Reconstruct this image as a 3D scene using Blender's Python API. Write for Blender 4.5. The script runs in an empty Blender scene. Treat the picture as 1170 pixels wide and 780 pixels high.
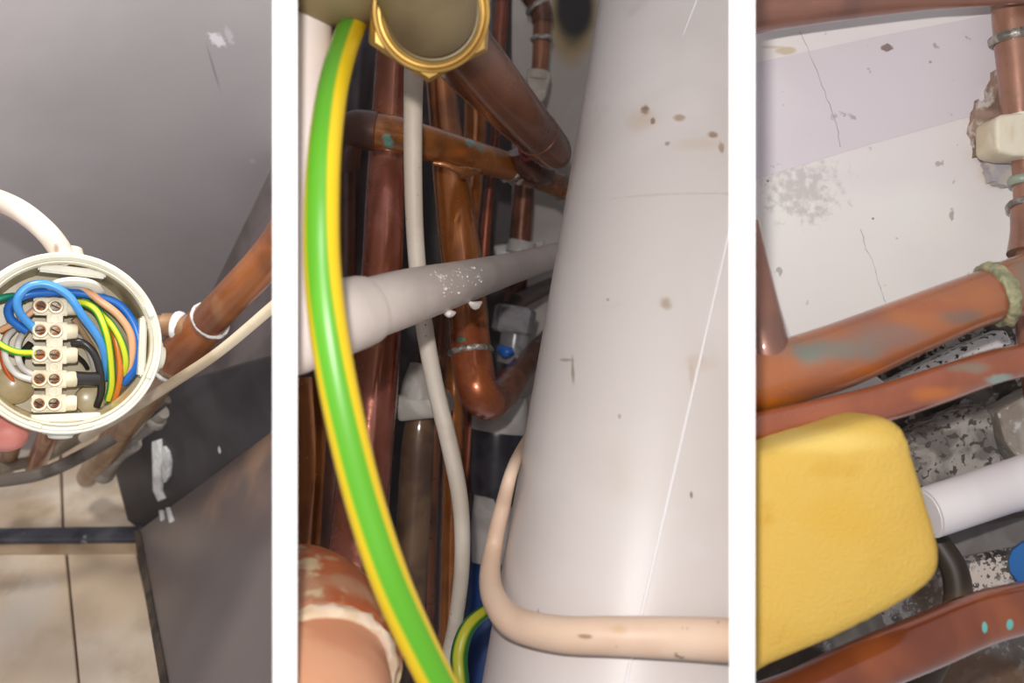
import bpy, bmesh, math, random
from mathutils import Vector, Matrix, noise
random.seed(7)
PI = math.pi
F = 1100.0                                    # focal length in pixels of a 1170x780 picture
CZ = 1.0                                      # camera height
sc = bpy.context.scene
col = sc.collection
CAM = Vector((0, 0, CZ))
DS = 1.0                                      # depth scale of the bay being built
def W(px, py, d):
    d = d * DS
    return Vector(((px - 585) / F * d, d, CZ - (py - 390) / F * d))
def S(w, d): return w * d * DS / F

# ------------------------------------------------------------------ materials
def lin(c):
    return tuple(((v / 255) / 12.92 if v / 255 <= .04045 else ((v / 255 + .055) / 1.055) ** 2.4) for v in c[:3]) + (1,)
def mat(name, c, rough=.5, metal=0, c2=None, sc2=30, lo=.4, hi=.6, c3=None, sc3=80, lo3=.6, hi3=.7,
        bump=0, bsc=300, spots=(), rvar=0, coat=0, sss=0, stripes=None, trans=0, spec=.5, detail=4):
    m = bpy.data.materials.new(name); m.use_nodes = True
    nt = m.node_tree; N = nt.nodes; L = nt.links
    b = N['Principled BSDF']
    geo = N.new('ShaderNodeNewGeometry')
    pos = geo.outputs['Position']
    def nz(scale, det=detail, dist=0):
        n = N.new('ShaderNodeTexNoise'); n.inputs['Scale'].default_value = scale
        n.inputs['Detail'].default_value = det; n.inputs['Distortion'].default_value = dist
        L.new(pos, n.inputs['Vector']); return n.outputs['Fac']
    def mr(sock, a, bb, t0=0, t1=1, smooth=True):
        n = N.new('ShaderNodeMapRange'); n.interpolation_type = 'SMOOTHSTEP' if smooth else 'LINEAR'
        n.inputs[1].default_value = a; n.inputs[2].default_value = bb
        n.inputs[3].default_value = t0; n.inputs[4].default_value = t1
        L.new(sock, n.inputs[0]); return n.outputs[0]
    def mix(fac, a, bcol):
        n = N.new('ShaderNodeMix'); n.data_type = 'RGBA'
        L.new(fac, n.inputs[0])
        if isinstance(a, tuple): n.inputs[6].default_value = a
        else: L.new(a, n.inputs[6])
        if isinstance(bcol, tuple): n.inputs[7].default_value = bcol
        else: L.new(bcol, n.inputs[7])
        return n.outputs[2]
    cur = lin(c)
    if stripes:
        uv = N.new('ShaderNodeUVMap'); sep = N.new('ShaderNodeSeparateXYZ'); L.new(uv.outputs[0], sep.inputs[0])
        r = N.new('ShaderNodeValToRGB'); r.color_ramp.interpolation = 'LINEAR'
        els = r.color_ramp.elements
        els[0].position = stripes[0][0]; els[0].color = lin(stripes[0][1])
        els[1].position = stripes[-1][0]; els[1].color = lin(stripes[-1][1])
        for p, cc in stripes[1:-1]:
            e = els.new(p); e.color = lin(cc)
        fr = N.new('ShaderNodeMath'); fr.operation = 'FRACT'; L.new(sep.outputs[0], fr.inputs[0]); L.new(fr.outputs[0], r.inputs[0]); cur = r.outputs[0]
    if c2: cur = mix(mr(nz(sc2, detail, .6), lo, hi), cur, lin(c2))
    if c3: cur = mix(mr(nz(sc3, 6), lo3, hi3), cur, lin(c3))
    for sp in spots:
        # (centre, (rx,ry,rz) metres, colour, softness, raggedness, noise scale, strength)
        ctr, rad, cc, soft, rag, ns, st = sp
        sub = N.new('ShaderNodeVectorMath'); sub.operation = 'SUBTRACT'; L.new(pos, sub.inputs[0]); sub.inputs[1].default_value = ctr
        mul = N.new('ShaderNodeVectorMath'); mul.operation = 'MULTIPLY'; L.new(sub.outputs[0], mul.inputs[0])
        mul.inputs[1].default_value = tuple(1 / max(q, 1e-5) for q in rad)
        ln = N.new('ShaderNodeVectorMath'); ln.operation = 'LENGTH'; L.new(mul.outputs[0], ln.inputs[0])
        v = ln.outputs['Value']
        if rag:
            a = N.new('ShaderNodeMath'); a.operation = 'MULTIPLY_ADD'; L.new(nz(ns, 5), a.inputs[0])
            a.inputs[1].default_value = rag * 2; L.new(v, a.inputs[2])
            s2 = N.new('ShaderNodeMath'); s2.operation = 'SUBTRACT'; L.new(a.outputs[0], s2.inputs[0]); s2.inputs[1].default_value = rag
            v = s2.outputs[0]
        cur = mix(mr(v, 1 - soft, 1 + soft * .3, st, 0), cur, lin(cc))
    if isinstance(cur, tuple): b.inputs['Base Color'].default_value = cur
    else: L.new(cur, b.inputs['Base Color'])
    b.inputs['Roughness'].default_value = rough
    if rvar:
        L.new(mr(nz(sc2 * 2.3), .3, .7, max(.03, rough - rvar), rough + rvar), b.inputs['Roughness'])
    b.inputs['Metallic'].default_value = metal
    b.inputs['Specular IOR Level'].default_value = spec
    if coat: b.inputs['Coat Weight'].default_value = coat; b.inputs['Coat Roughness'].default_value = .1
    if sss:
        b.inputs['Subsurface Weight'].default_value = sss; b.inputs['Subsurface Radius'].default_value = (1, .5, .3)
        b.inputs['Subsurface Scale'].default_value = .004
    if trans: b.inputs['Transmission Weight'].default_value = trans
    if bump:
        bp = N.new('ShaderNodeBump'); bp.inputs['Strength'].default_value = bump; bp.inputs['Distance'].default_value = .001
        L.new(nz(bsc, 5), bp.inputs['Height']); L.new(bp.outputs[0], b.inputs['Normal'])
    return m

# ------------------------------------------------------------------ dividing boards between the three bays
FRONT = .26
def board_geo(a, b):
    c = (a + b) / 2
    ta, tb = math.atan((a - 585) / F), math.atan((b - 585) / F)
    th = (ta + tb) / 2
    u = Vector((math.sin(th), math.cos(th), 0)); n = Vector((u.y, -u.x, 0))
    Lf = FRONT / math.cos(th)
    return u, n, Lf, Lf * math.tan((tb - ta) / 2)
B1 = board_geo(312, 339)
B2 = board_geo(834, 862)
def planes(bay):
    # (point, outward normal): geometry beyond is cut away where it would meet the board
    out = []
    if bay == 1: out.append((CAM - B1[1] * B1[3], B1[1]))
    if bay == 2:
        out.append((CAM + B1[1] * B1[3], -B1[1])); out.append((CAM - B2[1] * B2[3], B2[1]))
    if bay == 3: out.append((CAM + B2[1] * B2[3], -B2[1]))
    return out
def clip(bm, bay):
    for co, no in planes(bay):
        r = bmesh.ops.bisect_plane(bm, geom=bm.verts[:] + bm.edges[:] + bm.faces[:], plane_co=co - no * .0002, plane_no=no, clear_outer=True)
        ed = [e for e in r['geom_cut'] if isinstance(e, bmesh.types.BMEdge)]
        if ed:
            try: bmesh.ops.holes_fill(bm, edges=ed, sides=0)
            except Exception: pass

# ------------------------------------------------------------------ object helpers
ORG = {}
def place(o, org, parent):
    ORG[o.name] = org.copy()
    if parent: o.parent = parent; o.location = org - ORG[parent.name]
    else: o.location = org
def obj(name, bm, m, parent=None, bay=None, smooth=True, org=None, clipit=True):
    if bay and clipit: clip(bm, bay)
    bmesh.ops.recalc_face_normals(bm, faces=bm.faces[:])
    if org is None:
        vs = [v.co for v in bm.verts]
        org = sum(vs, Vector()) / len(vs)
        org = Vector((org.x, org.y, min(v.z for v in vs)))
    me = bpy.data.meshes.new(name)
    for v in bm.verts: v.co -= org
    bm.to_mesh(me); bm.free()
    for mm in (m if isinstance(m, (list, tuple)) else [m]): me.materials.append(mm)
    if smooth:
        me.polygons.foreach_set('use_smooth', [True] * len(me.polygons))
        me.set_sharp_from_angle(angle=math.radians(38))
    o = bpy.data.objects.new(name, me); col.objects.link(o)
    place(o, org, parent)
    return o
def tag(o, label, cat, group=None, kind=None):
    o['label'] = label
    if cat: o['category'] = cat
    if group: o['group'] = group
    if kind: o['kind'] = kind
    return o
def struct(o, label=None):
    o['kind'] = 'structure'
    if label: o['label'] = label; o['category'] = 'structure'
    return o
def thing(name, label, cat, org, group=None):
    o = bpy.data.objects.new(name, None); col.objects.link(o); o.empty_display_size = .01
    place(o, org, None); return tag(o, label, cat, group)

def spline(P, sub):
    out = []
    n = len(P)
    for i in range(n - 1):
        p0 = P[max(i - 1, 0)]; p1 = P[i]; p2 = P[i + 1]; p3 = P[min(i + 2, n - 1)]
        for k in range(sub):
            t = k / sub
            out.append([.5 * (2 * b + (c - a) * t + (2 * a - 5 * b + 4 * c - d) * t * t + (3 * b - a - 3 * c + d) * t ** 3) for a, b, c, d in zip(p0, p1, p2, p3)])
    out.append(list(P[-1])); return out
def tube_bm(P, seg=28, sub=8, bm=None, view=False, wob=0, twist=(0, 0)):
    """P: (Vector, radius) list"""
    bm = bm or bmesh.new()
    uvl = bm.loops.layers.uv.verify()
    rows = spline([(p.x, p.y, p.z, r) for p, r in P], sub) if sub > 1 else [(p.x, p.y, p.z, r) for p, r in P]
    C = [Vector(r[:3]) for r in rows]; R = [r[3] for r in rows]
    n = len(C); rings = []; e1 = None
    ln = [0]
    for i in range(1, n): ln.append(ln[-1] + (C[i] - C[i - 1]).length)
    for i in range(n):
        T = (C[min(i + 1, n - 1)] - C[max(i - 1, 0)]).normalized()
        ref = (CAM - C[i]).normalized()
        if view or e1 is None:
            e = ref - T * ref.dot(T)
            if e.length < .05: e = Vector((0, 0, 1)) - T * T.z
            e1 = e.normalized()
        else: e1 = (e1 - T * e1.dot(T)).normalized()
        e2 = T.cross(e1)
        ring = []
        for k in range(seg):
            a = 2 * PI * k / seg
            q = C[i] + (e1 * math.cos(a) + e2 * math.sin(a)) * R[i]
            if wob: q += (e1 * math.cos(a) + e2 * math.sin(a)) * wob * noise.noise(q * 90)
            ring.append(bm.verts.new(q))
        rings.append(ring)
    for i in range(n - 1):
        for k in range(seg):
            k2 = (k + 1) % seg
            f = bm.faces.new((rings[i][k], rings[i][k2], rings[i + 1][k2], rings[i + 1][k]))
            o0 = twist[0] + (twist[1] - twist[0]) * i / n; o1 = twist[0] + (twist[1] - twist[0]) * (i + 1) / n
            us = (k / seg + o0, (k + 1) / seg + o0, (k + 1) / seg + o1, k / seg + o1); vs = (ln[i], ln[i], ln[i + 1], ln[i + 1])
            for l, uu, vv in zip(f.loops, us, vs): l[uvl].uv = (uu, vv)
    bm.faces.new(list(reversed(rings[0]))); bm.faces.new(rings[-1])
    return bm
def tube(name, pts, m, parent=None, bay=None, **k):
    P = [(W(x, y, d), S(w / 2, d)) for x, y, d, w in pts]
    return obj(name, tube_bm(P, **k), m, parent, bay)
def ring(name, a, b, w, m, parent, bay=None, r=.0016, rel=1.0, wob=.0004):
    """a solder bead or collar: round band about the pipe from point a towards b; w = pipe width px at a"""
    A, Bv = W(*a), W(*b); T = (Bv - A).normalized(); R = S(w / 2, a[2]) * rel
    e1 = T.orthogonal().normalized(); e2 = T.cross(e1)
    bm = bmesh.new(); rows = []
    for i in range(48):
        t = 2 * PI * i / 48; o = e1 * math.cos(t) + e2 * math.sin(t); rr = []
        for j in range(10):
            s = 2 * PI * j / 10
            q = A + o * (R + r * .7 * math.cos(s)) + T * (r * math.sin(s))
            q += o * wob * noise.noise(q * 400)
            rr.append(bm.verts.new(q))
        rows.append(rr)
    for i in range(48):
        for j in range(10):
            bm.faces.new((rows[i][j], rows[(i + 1) % 48][j], rows[(i + 1) % 48][(j + 1) % 10], rows[i][(j + 1) % 10]))
    return obj(name, bm, m, parent, bay)
def lathe_bm(A, axis, prof, seg=48, bm=None, poly=None, closed=False, start=0):
    """prof: (distance along axis, radius). closed = profile is a loop (a hollow solid)"""
    bm = bm or bmesh.new(); T = axis.normalized()
    e1 = Vector((0, 0, 1)) - T * T.z
    if e1.length < .1: e1 = Vector((1, 0, 0)) - T * T.x
    e1.normalize(); e2 = T.cross(e1)
    if poly: seg = poly
    rows = []
    for h, r in prof:
        if r < 1e-6: rows.append([bm.verts.new(A + T * h)])
        else: rows.append([bm.verts.new(A + T * h + (e1 * math.cos(2 * PI * k / seg + start) + e2 * math.sin(2 * PI * k / seg + start)) * r) for k in range(seg)])
    pr = list(zip(rows, rows[1:])) + ([(rows[-1], rows[0])] if closed else [])
    for a, b in pr:
        for k in range(seg):
            k2 = (k + 1) % seg
            if len(a) == 1 and len(b) == 1: continue
            if len(a) == 1: bm.faces.new((a[0], b[k], b[k2]))
            elif len(b) == 1: bm.faces.new((a[k], b[0], a[k2]))
            else: bm.faces.new((a[k], b[k], b[k2], a[k2]))
    if not closed:
        if len(rows[0]) > 1: bm.faces.new(list(reversed(rows[0])))
        if len(rows[-1]) > 1: bm.faces.new(rows[-1])
    return bm
def D(p, q, r):
    """plane through three (px,py,d) picture points: returns depth at any (px,py)"""
    A, B_, C_ = W(*p), W(*q), W(*r); n = (B_ - A).cross(C_ - A)
    def f(px, py):
        ray = W(px, py, 1) - CAM
        return n.dot(A - CAM) / n.dot(ray)
    return f
def const(d): return lambda x, y: d
def prism_bm(poly, df, th, bev=0, bm=None, fwd=0):
    bm = bm or bmesh.new()
    a = [W(x, y, df(x, y)) for x, y in poly]
    n = Vector()
    for i in range(len(a)):
        n += a[i].cross(a[(i + 1) % len(a)])
    n.normalize()
    if n.dot(a[0] - CAM) < 0: n = -n
    v0 = [bm.verts.new(p - n * fwd) for p in a]; v1 = [bm.verts.new(p + n * th) for p in a]
    fs = [bm.faces.new(v0), bm.faces.new(list(reversed(v1)))]
    for i in range(len(a)):
        j = (i + 1) % len(a); fs.append(bm.faces.new((v0[i], v1[i], v1[j], v0[j])))
    if bev:
        es = list({e for f in fs for e in f.edges})
        bmesh.ops.bevel(bm, geom=es, offset=bev, segments=3, affect='EDGES', profile=.6)
    return bm
def prism(name, poly, df, th, m, parent=None, bay=None, bev=0):
    return obj(name, prism_bm(poly, df, th, bev), m, parent, bay)
def grid_surface(name, x0, x1, y0, y1, df, m, bay, nx=60, ny=60, amp=0, fs=40, th=.01):
    """a wall with real uneven relief and a thickness"""
    bm = bmesh.new(); g = []
    for j in range(ny + 1):
        row = []
        for i in range(nx + 1):
            px = x0 + (x1 - x0) * i / nx; py = y0 + (y1 - y0) * j / ny
            p = W(px, py, df(px, py)); p.y += amp * noise.fractal(p * fs, .7, 2.2, 4)
            row.append(bm.verts.new(p))
        g.append(row)
    for j in range(ny):
        for i in range(nx): bm.faces.new((g[j][i], g[j + 1][i], g[j + 1][i + 1], g[j][i + 1]))
    r = bmesh.ops.extrude_face_region(bm, geom=bm.faces[:])
    for v in [q for q in r['geom'] if isinstance(q, bmesh.types.BMVert)]: v.co.y += th
    return obj(name, bm, m, None, bay)
def box_bm(c, X, Y, Z, bev=0, bm=None):
    """box centred at c with half-extent vectors X Y Z"""
    bm = bm or bmesh.new(); vs = []
    for i in (-1, 1):
        for j in (-1, 1):
            for k in (-1, 1): vs.append(bm.verts.new(c + X * i + Y * j + Z * k))
    fs = [bm.faces.new([vs[q] for q in f]) for f in ((0, 1, 3, 2), (4, 6, 7, 5), (0, 4, 5, 1), (2, 3, 7, 6), (0, 2, 6, 4), (1, 5, 7, 3))]
    if bev:
        es = list({e for f in fs for e in f.edges})
        bmesh.ops.bevel(bm, geom=es, offset=bev, segments=2, affect='EDGES')
    return bm

# ------------------------------------------------------------------ shared materials
white_board = mat('white_melamine', (250, 250, 250), .6, spec=.2)
def spot(px, py, d, rx, rz, c, soft=.5, rag=.3, ns=120, st=1.0, ry=None):
    q = W(px, py, d); return (tuple(q), (S(rx, d), S(ry, d) if ry else .2, S(rz, d)), c, soft, rag, ns, st)
def copper(name, c=(168, 92, 50), c2=(120, 62, 42), c3=None, rough=.33, metal=.55, spots=(), sc2=35, coat=.6, **k):
    return mat(name, c, rough, metal, c2=c2, sc2=sc2, lo=.38, hi=.68, c3=c3, sc3=60, lo3=.62, hi3=.72, rvar=.1, bump=.08, bsc=350, spots=spots, coat=coat, **k)
solder = mat('dull_solder', (176, 168, 158), .35, .55, c2=(120, 112, 104), sc2=200, bump=.5, bsc=600)

for i, (B, lab) in enumerate(((B1, 'white upright divider board between the grey cupboard and the copper pipe bay'),
                              (B2, 'white upright divider board between the soil pipe bay and the sponge bay'))):
    u, n, Lf, h = B
    L2 = 1.15
    bm = box_bm(CAM + u * (Lf + L2) / 2, n * h, u * (L2 - Lf) / 2, Vector((0, 0, .62)))
    struct(obj('trim_%d' % (i + 1), bm, white_board, smooth=False), lab)

# =================================================================== BAY 1 : grey cupboard with the junction box
DS = .78
wd = D((0, 0, .68), (312, 0, .78), (75, 515, 1.05))
g_wall = mat('grey_painted_wall', (174, 168, 170), .5, c2=(160, 155, 156), sc2=6, lo=.3, hi=.75, bump=.25, bsc=60, spec=.35,
   spots=[spot(248, 45, wd(248, 45), 8, 6, (212, 210, 214), .4, .9, 400), spot(262, 40, wd(262, 40), 4, 7, (190, 188, 192), .4, .9, 400, .7),
          spot(244, 78, wd(244, 78), 1.3, 22, (110, 108, 110), .6, .2, 300, .6), spot(288, 184, wd(288, 184), 3, 2, (190, 188, 190), .5, .4, 300, .6)])
struct(obj('wall_left', prism_bm([(-140, -120), (430, -120), (322, 168), (207, 405), (190, 514), (-140, 514)], wd, .002), g_wall, bay=1))
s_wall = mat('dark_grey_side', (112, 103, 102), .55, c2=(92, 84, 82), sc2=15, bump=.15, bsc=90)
sd = D((322, 168, wd(322, 168)), (207, 405, wd(207, 405)), (330, 430, .72))
struct(obj('wall_right_cupboard', prism_bm([(430, -120), (420, -120), (310, 168), (196, 405), (190, 480), (430, 395)], sd, .010), s_wall, bay=1))
# raised white filler scrape on the wall
# floor
tile = mat('cream_glazed_tile', (228, 214, 194), .2, c2=(214, 192, 164), sc2=9, lo=.35, hi=.7, c3=(202, 182, 156), sc3=22, lo3=.5, hi3=.7, bump=.05,
   spots=[spot(22, 590, 1.0, 60, 45, (150, 118, 80), .5, .6, 30, .5), spot(150, 566, .95, 9, 8, (120, 72, 36), .5, .6, 200, .9),
          spot(100, 550, .95, 38, 22, (176, 165, 140), .6, .6, 60, .6), spot(50, 680, .9, 30, 30, (222, 214, 200), .5, .9, 150, .55)])
grout = mat('brown_grout', (104, 84, 66), .8, c2=(80, 64, 50), sc2=60)
fd = D((0, 540, 1.02), (160, 540, 1.0), (80, 780, .80))
bm = bmesh.new()
for poly in ([(-140, 470), (66, 470), (70, 604), (-140, 606)], [(69, 470), (205, 470), (170, 612), (73, 604)],
             [(-140, 634), (74, 632), (90, 800), (-140, 800)], [(77, 632), (155, 631), (192, 800), (93, 800)]):
    prism_bm(poly, fd, .006, .0012, bm)
struct(obj('floor', bm, tile, bay=1))
struct(obj('trim_3', prism_bm([(-150, 460), (330, 460), (330, 830), (-150, 830)], lambda x, y: fd(x, y) + .004, .012), grout, bay=1))
strip = mat('dark_anodised_strip', (98, 100, 108), .35, .4, c2=(66, 70, 78), sc2=40, lo=.35, hi=.65, c3=(170, 172, 178), sc3=120, lo3=.66, hi3=.7)
fl = lambda k: (lambda x, y: fd(x, y) - k)
tag(obj('threshold_strip', prism_bm([(-140, 604), (162, 602), (200, 588), (204, 598), (164, 615), (-140, 618)], fl(.012), .016, .001), strip, bay=1),
    'dark grey metal threshold strip lying across the cream floor tiles', 'strip')
riser = mat('beige_tile_edge', (176, 152, 124), .5, c2=(150, 124, 98), sc2=20)
struct(obj('trim_4', prism_bm([(-140, 618), (155, 615), (156, 631), (-140, 633)], fl(.003), .008, .0006), riser, bay=1))
# dark lower board + door panel
dk = mat('charcoal_board', (66, 62, 64), .5, c2=(52, 48, 50), sc2=14, bump=.1,
         spots=[spot(243, 517, .78, 2.5, 5, (215, 212, 208), .3, .3, 300)])
dd = D((130, 520, .93), (165, 610, .93), (312, 430, .72))
struct(obj('wall_lower', prism_bm([(128, 528), (168, 500), (190, 440), (330, 400), (340, 500), (170, 625), (150, 612)], dd, .012, .0015), dk, bay=1))
door_m = mat('brown_grey_gloss_door', (112, 99, 94), .32, c2=(98, 86, 82), sc2=7, lo=.3, hi=.7, c3=(142, 116, 98), sc3=11, lo3=.58, hi3=.72, bump=.06, bsc=20)
drd = D((160, 606, .89), (312, 490, .74), (190, 780, .70))
dr = obj('door_1', prism_bm([(158, 606), (312, 492), (380, 440), (400, 860), (204, 860)], drd, .014, .001), door_m, bay=1); struct(dr)
gap = mat('dark_gap_brown', (52, 42, 36), .7, c2=(90, 74, 60), sc2=60)
struct(obj('trim_5', prism_bm([(153, 606), (160, 606), (206, 860), (196, 860)], lambda x, y: drd(x, y) - .002, .012), gap, bay=1))  # dark strip along the gap between floor tile and door
# white catch on the dark board
wp = mat('chipped_white_paint', (246, 246, 242), .55, c2=(214, 214, 210), sc2=120, bump=.3, bsc=400)
cat_ = thing('door_catch', 'chipped white plastic catch on the dark board above the door', 'catch', W(180, 570, .80))
cd = lambda x, y: dd(x, y) - .006
obj('catch_plate', prism_bm([(173, 505), (182, 502), (184, 530), (183, 562), (187, 570), (180, 573), (174, 560)], cd, .006, .0008), wp, cat_, 1)
obj('catch_lip', prism_bm([(186, 510), (191, 516), (194, 528), (192, 545), (187, 552), (185, 535)], cd, .005, .0006), wp, cat_, 1)
for k, pl in enumerate(([(181, 583), (185, 582), (187, 592), (183, 595)], [(189, 580), (193, 579), (198, 594), (193, 597)])):
    obj('catch_tab', prism_bm(pl, lambda x, y: min(drd(x, y), dd(x, y)) - .004, .004, .0004), wp, cat_, 1)

# copper pipes behind the box
cu1 = copper('brown_copper', (172, 104, 54), (134, 78, 44), rough=.4, metal=.35, spots=[spot(252, 352, .66, 10, 16, (176, 128, 84), .5, .5, 90, .6)])
cu1b = copper('pale_dusty_copper', (176, 142, 106), (146, 108, 72), rough=.5, metal=.25)
t = tube('copper_pipe', [(350, 232, .60, 50), (312, 288, .63, 44), (262, 342, .66, 41), (228, 378, .69, 41)], cu1, bay=1, sub=4)
tag(t, 'thick copper pipe slanting down from the right of the grey wall', 'pipe')
ring('solder_ring', (240, 366, .682), (228, 378, .69), 44, wp, t, 1, r=.0014)
t2 = thing('tee_fitting', 'copper tee fitting joining the slanted pipe to the sideways pipe stub', 'pipe fitting', W(210, 400, .70))
tube('fitting_body', [(240, 364, .684, 45), (224, 383, .69, 47), (206, 402, .70, 46), (196, 414, .705, 42)], cu1, t2, 1, sub=4)
tube('side_socket', [(218, 378, .685, 30), (200, 372, .69, 28), (186, 371, .69, 27)], cu1b, t2, 1, sub=4)
ring('solder_ring', (204, 373, .69), (196, 372, .69), 27, wp, t2, 1, r=.003)
tag(tube('copper_pipe', [(206, 373, .69, 24), (150, 371, .69, 24), (120, 371, .69, 24)], cu1b, bay=1, sub=2), 'short dusty copper pipe running sideways behind the junction box', 'pipe')
t = tube('copper_pipe', [(204, 405, .70, 37), (160, 462, .75, 36), (128, 506, .82, 32), (100, 545, .93, 24)], cu1b, bay=1, sub=4)
tag(t, 'dusty copper pipe continuing below the tee to the tiled floor', 'pipe')
ring('solder_ring', (192, 420, .71), (180, 436, .72), 38, wp, t, 1, r=.0013)
tag(tube('copper_pipe', [(70, 440, .72, 26), (58, 490, .78, 24), (40, 532, .88, 22)], cu1, bay=1, sub=4), 'short brown copper pipe below the box beside the fingertip', 'pipe')
tag(tube('copper_pipe', [(20, 470, .80, 24), (14, 505, .84, 22), (2, 545, .9, 20)], cu1b, bay=1, sub=4), 'dull pipe end hidden mostly behind the fingertip', 'pipe')
cr = mat('cream_cable', (214, 196, 168), .5, c2=(196, 176, 146), sc2=30)
tag(tube('flex_cable', [(345, 322, .55, 14), (312, 350, .56, 13), (250, 402, .58, 12), (196, 438, .62, 12), (150, 468, .66, 11), (95, 500, .72, 11)], cr, bay=1, sub=8), 'thin cream cable slanting across the copper pipes right of the box', 'cable')
gh = mat('grey_hose', (112, 104, 94), .35, c2=(76, 68, 60), sc2=40)
tag(tube('grey_hose', [(-60, 552, .80, 15), (0, 549, .80, 15), (50, 540, .80, 15), (100, 517, .79, 15), (150, 486, .78, 14), (190, 455, .77, 14)], gh, bay=1, sub=8), 'grey hose curving under the junction box above the tiles', 'hose')
tag(tube('grey_hose', [(-60, 538, .86, 14), (0, 534, .86, 14), (50, 522, .86, 13), (90, 500, .85, 13)], mat('pale_hose', (150, 138, 120), .35, c2=(120, 108, 92), sc2=40), bay=1, sub=8), 'paler hose running above the grey hose under the fingertip', 'hose')
wf = mat('grubby_white_plastic', (178, 172, 164), .5, c2=(150, 142, 132), sc2=40)
e = thing('waste_elbow', 'grubby white plastic elbow behind the pipes above the tiled floor', 'pipe fitting', W(150, 500, .84))
tube('fitting_body', [(186, 470, .80, 17), (168, 482, .81, 26), (146, 496, .82, 26), (122, 512, .84, 24)], wf, e, 1, sub=5)
ring('collar', (176, 477, .803), (160, 488, .81), 24, wf, e, 1, r=.003)
tube('outlet', [(152, 505, .84, 22), (130, 520, .86, 24), (118, 540, .9, 26)], wf, e, 1, sub=4)

# ---- junction box
DS = 1.0
JD = .43
JC = W(76, 392, JD); jr = S(102, JD)
ax = (CAM - JC).normalized(); ax = (ax + Vector((.10, 0, .03))).normalized()
jx = Vector((0, 0, 1)).cross(ax).normalized() * -1
jx = Vector((1, 0, 0)) - ax * ax.x; jx.normalize(); jz = ax.cross(jx) * -1
if jz.z < 0: jz = -jz
def J(dx, dy, h=0):
    """point in the box's own frame: dx, dy millimetre-ish pixels from its centre, h metres above the rim plane"""
    return JC + jx * S(dx, JD) + jz * S(-dy, JD) + ax * h
ivory = mat('ivory_plastic', (226, 222, 206), .38, c2=(216, 210, 190), sc2=20, sss=.15)
tan_in = mat('yellowed_inside', (186, 172, 136), .3, c2=(164, 144, 104), sc2=40, lo=.4, hi=.7, coat=.3)
box = thing('junction_box', 'open round white junction box full of coloured wires held over the floor', 'junction box', J(0, 102, -.015))
prof = [(0.0, jr), (.0006, jr - .0012), (0.0, jr - .0022), (-.0012, jr - .0028), (-.0018, jr - .0034), (-.025, jr - .0046), (-.0268, jr - .0052), (-.0268, jr - .004), (-.024, jr - .001), (-.004, jr - .0002)]
obj('box_wall', lathe_bm(JC, ax, prof, 72, closed=True), ivory, box)
obj('inner_wall', lathe_bm(JC, ax, [(-.0022, jr - .0037), (-.0022, jr - .0042), (-.0246, jr - .0062), (-.0246, jr - .0053)], 72, closed=True), tan_in, box)
obj('rim', lathe_bm(JC, ax, [(.0001, jr + .0008), (.0007, jr + .0003), (.0006, jr - .0006), (-.003, jr - .0005), (-.0045, jr + .0006)], 72, closed=True), ivory, box)
obj('inner_lip', lathe_bm(JC, ax, [(-.0008, jr - .0028), (.0000, jr - .0034), (-.0010, jr - .0040), (-.004, jr - .0040), (-.004, jr - .003)], 72, closed=True), ivory, box)
obj('box_base', lathe_bm(JC, ax, [(-.028, jr - .004), (-.0245, jr - .004), (-.0245, jr - .008), (-.025, 0)], 60), tan_in, box)
# inside bosses of the four entries: flat chord faces
def chord(dx, dy, half, thick, deep, m, nm='entry_boss'):
    c = J(dx, dy, -.0145); ang = Vector((dx, dy)).normalized()
    rad = (jx * ang.x - jz * ang.y); tg = rad.cross(ax)
    obj(nm, box_bm(c, rad * S(thick, JD), tg * S(half, JD), ax * deep, .0008), m, box)
chord(6, -84, 36, 5, .0115, ivory); chord(84, 2, 36, 4, .0115, ivory); chord(2, 86, 38, 5, .0115, ivory); chord(-84, 4, 32, 4, .0115, ivory)
obj('entry_grommet', lathe_bm(J(10, -64, -.012), (jz * -.9 + ax * .38), [(0, .0125), (.002, .013), (.003, .0115), (.003, .009), (.0015, .008)], 40), ivory, box)
obj('base_dimple', lathe_bm(J(-50, 48, -.0245), ax, [(0, .009), (.004, .0085), (.006, .006), (.0065, 0)], 40), tan_in, box)
obj('base_dimple', lathe_bm(J(32, 66, -.0245), ax, [(0, .007), (.003, .0065), (.004, .004), (.0042, 0)], 40), tan_in, box)
# outside entry grommets
for dx, dy in ((101, 14), (-2, 99), (-100, 6)):
    v = Vector((dx, dy)).normalized(); rad = (jx * v.x - jz * v.y)
    obj('entry_plug', lathe_bm(J(dx, dy, -.012) - rad * .002, rad, [(0, .0098), (.0022, .0096), (.0026, .0078), (.0042, .0075), (.0046, .0056), (.006, .005), (.0066, .003), (.0066, 0)], 36), ivory, box)
obj('cable_spout', lathe_bm(J(2, -99, -.012), jz, [(-.002, .0096), (.002, .009), (.0026, .007), (.0055, .0062), (.0062, .0048)], 36), ivory, box)
for a in (1.35, 1.9, -.42, .35):
    v = Vector((math.cos(a), math.sin(a))); rad = (jx * v.x - jz * v.y); tg = rad.cross(ax)
    obj('rim_catch', box_bm(JC + rad * (jr - .0018) + ax * -.0002, rad * .0011, tg * .0030, ax * .0012, .0004), ivory, box)

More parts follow.
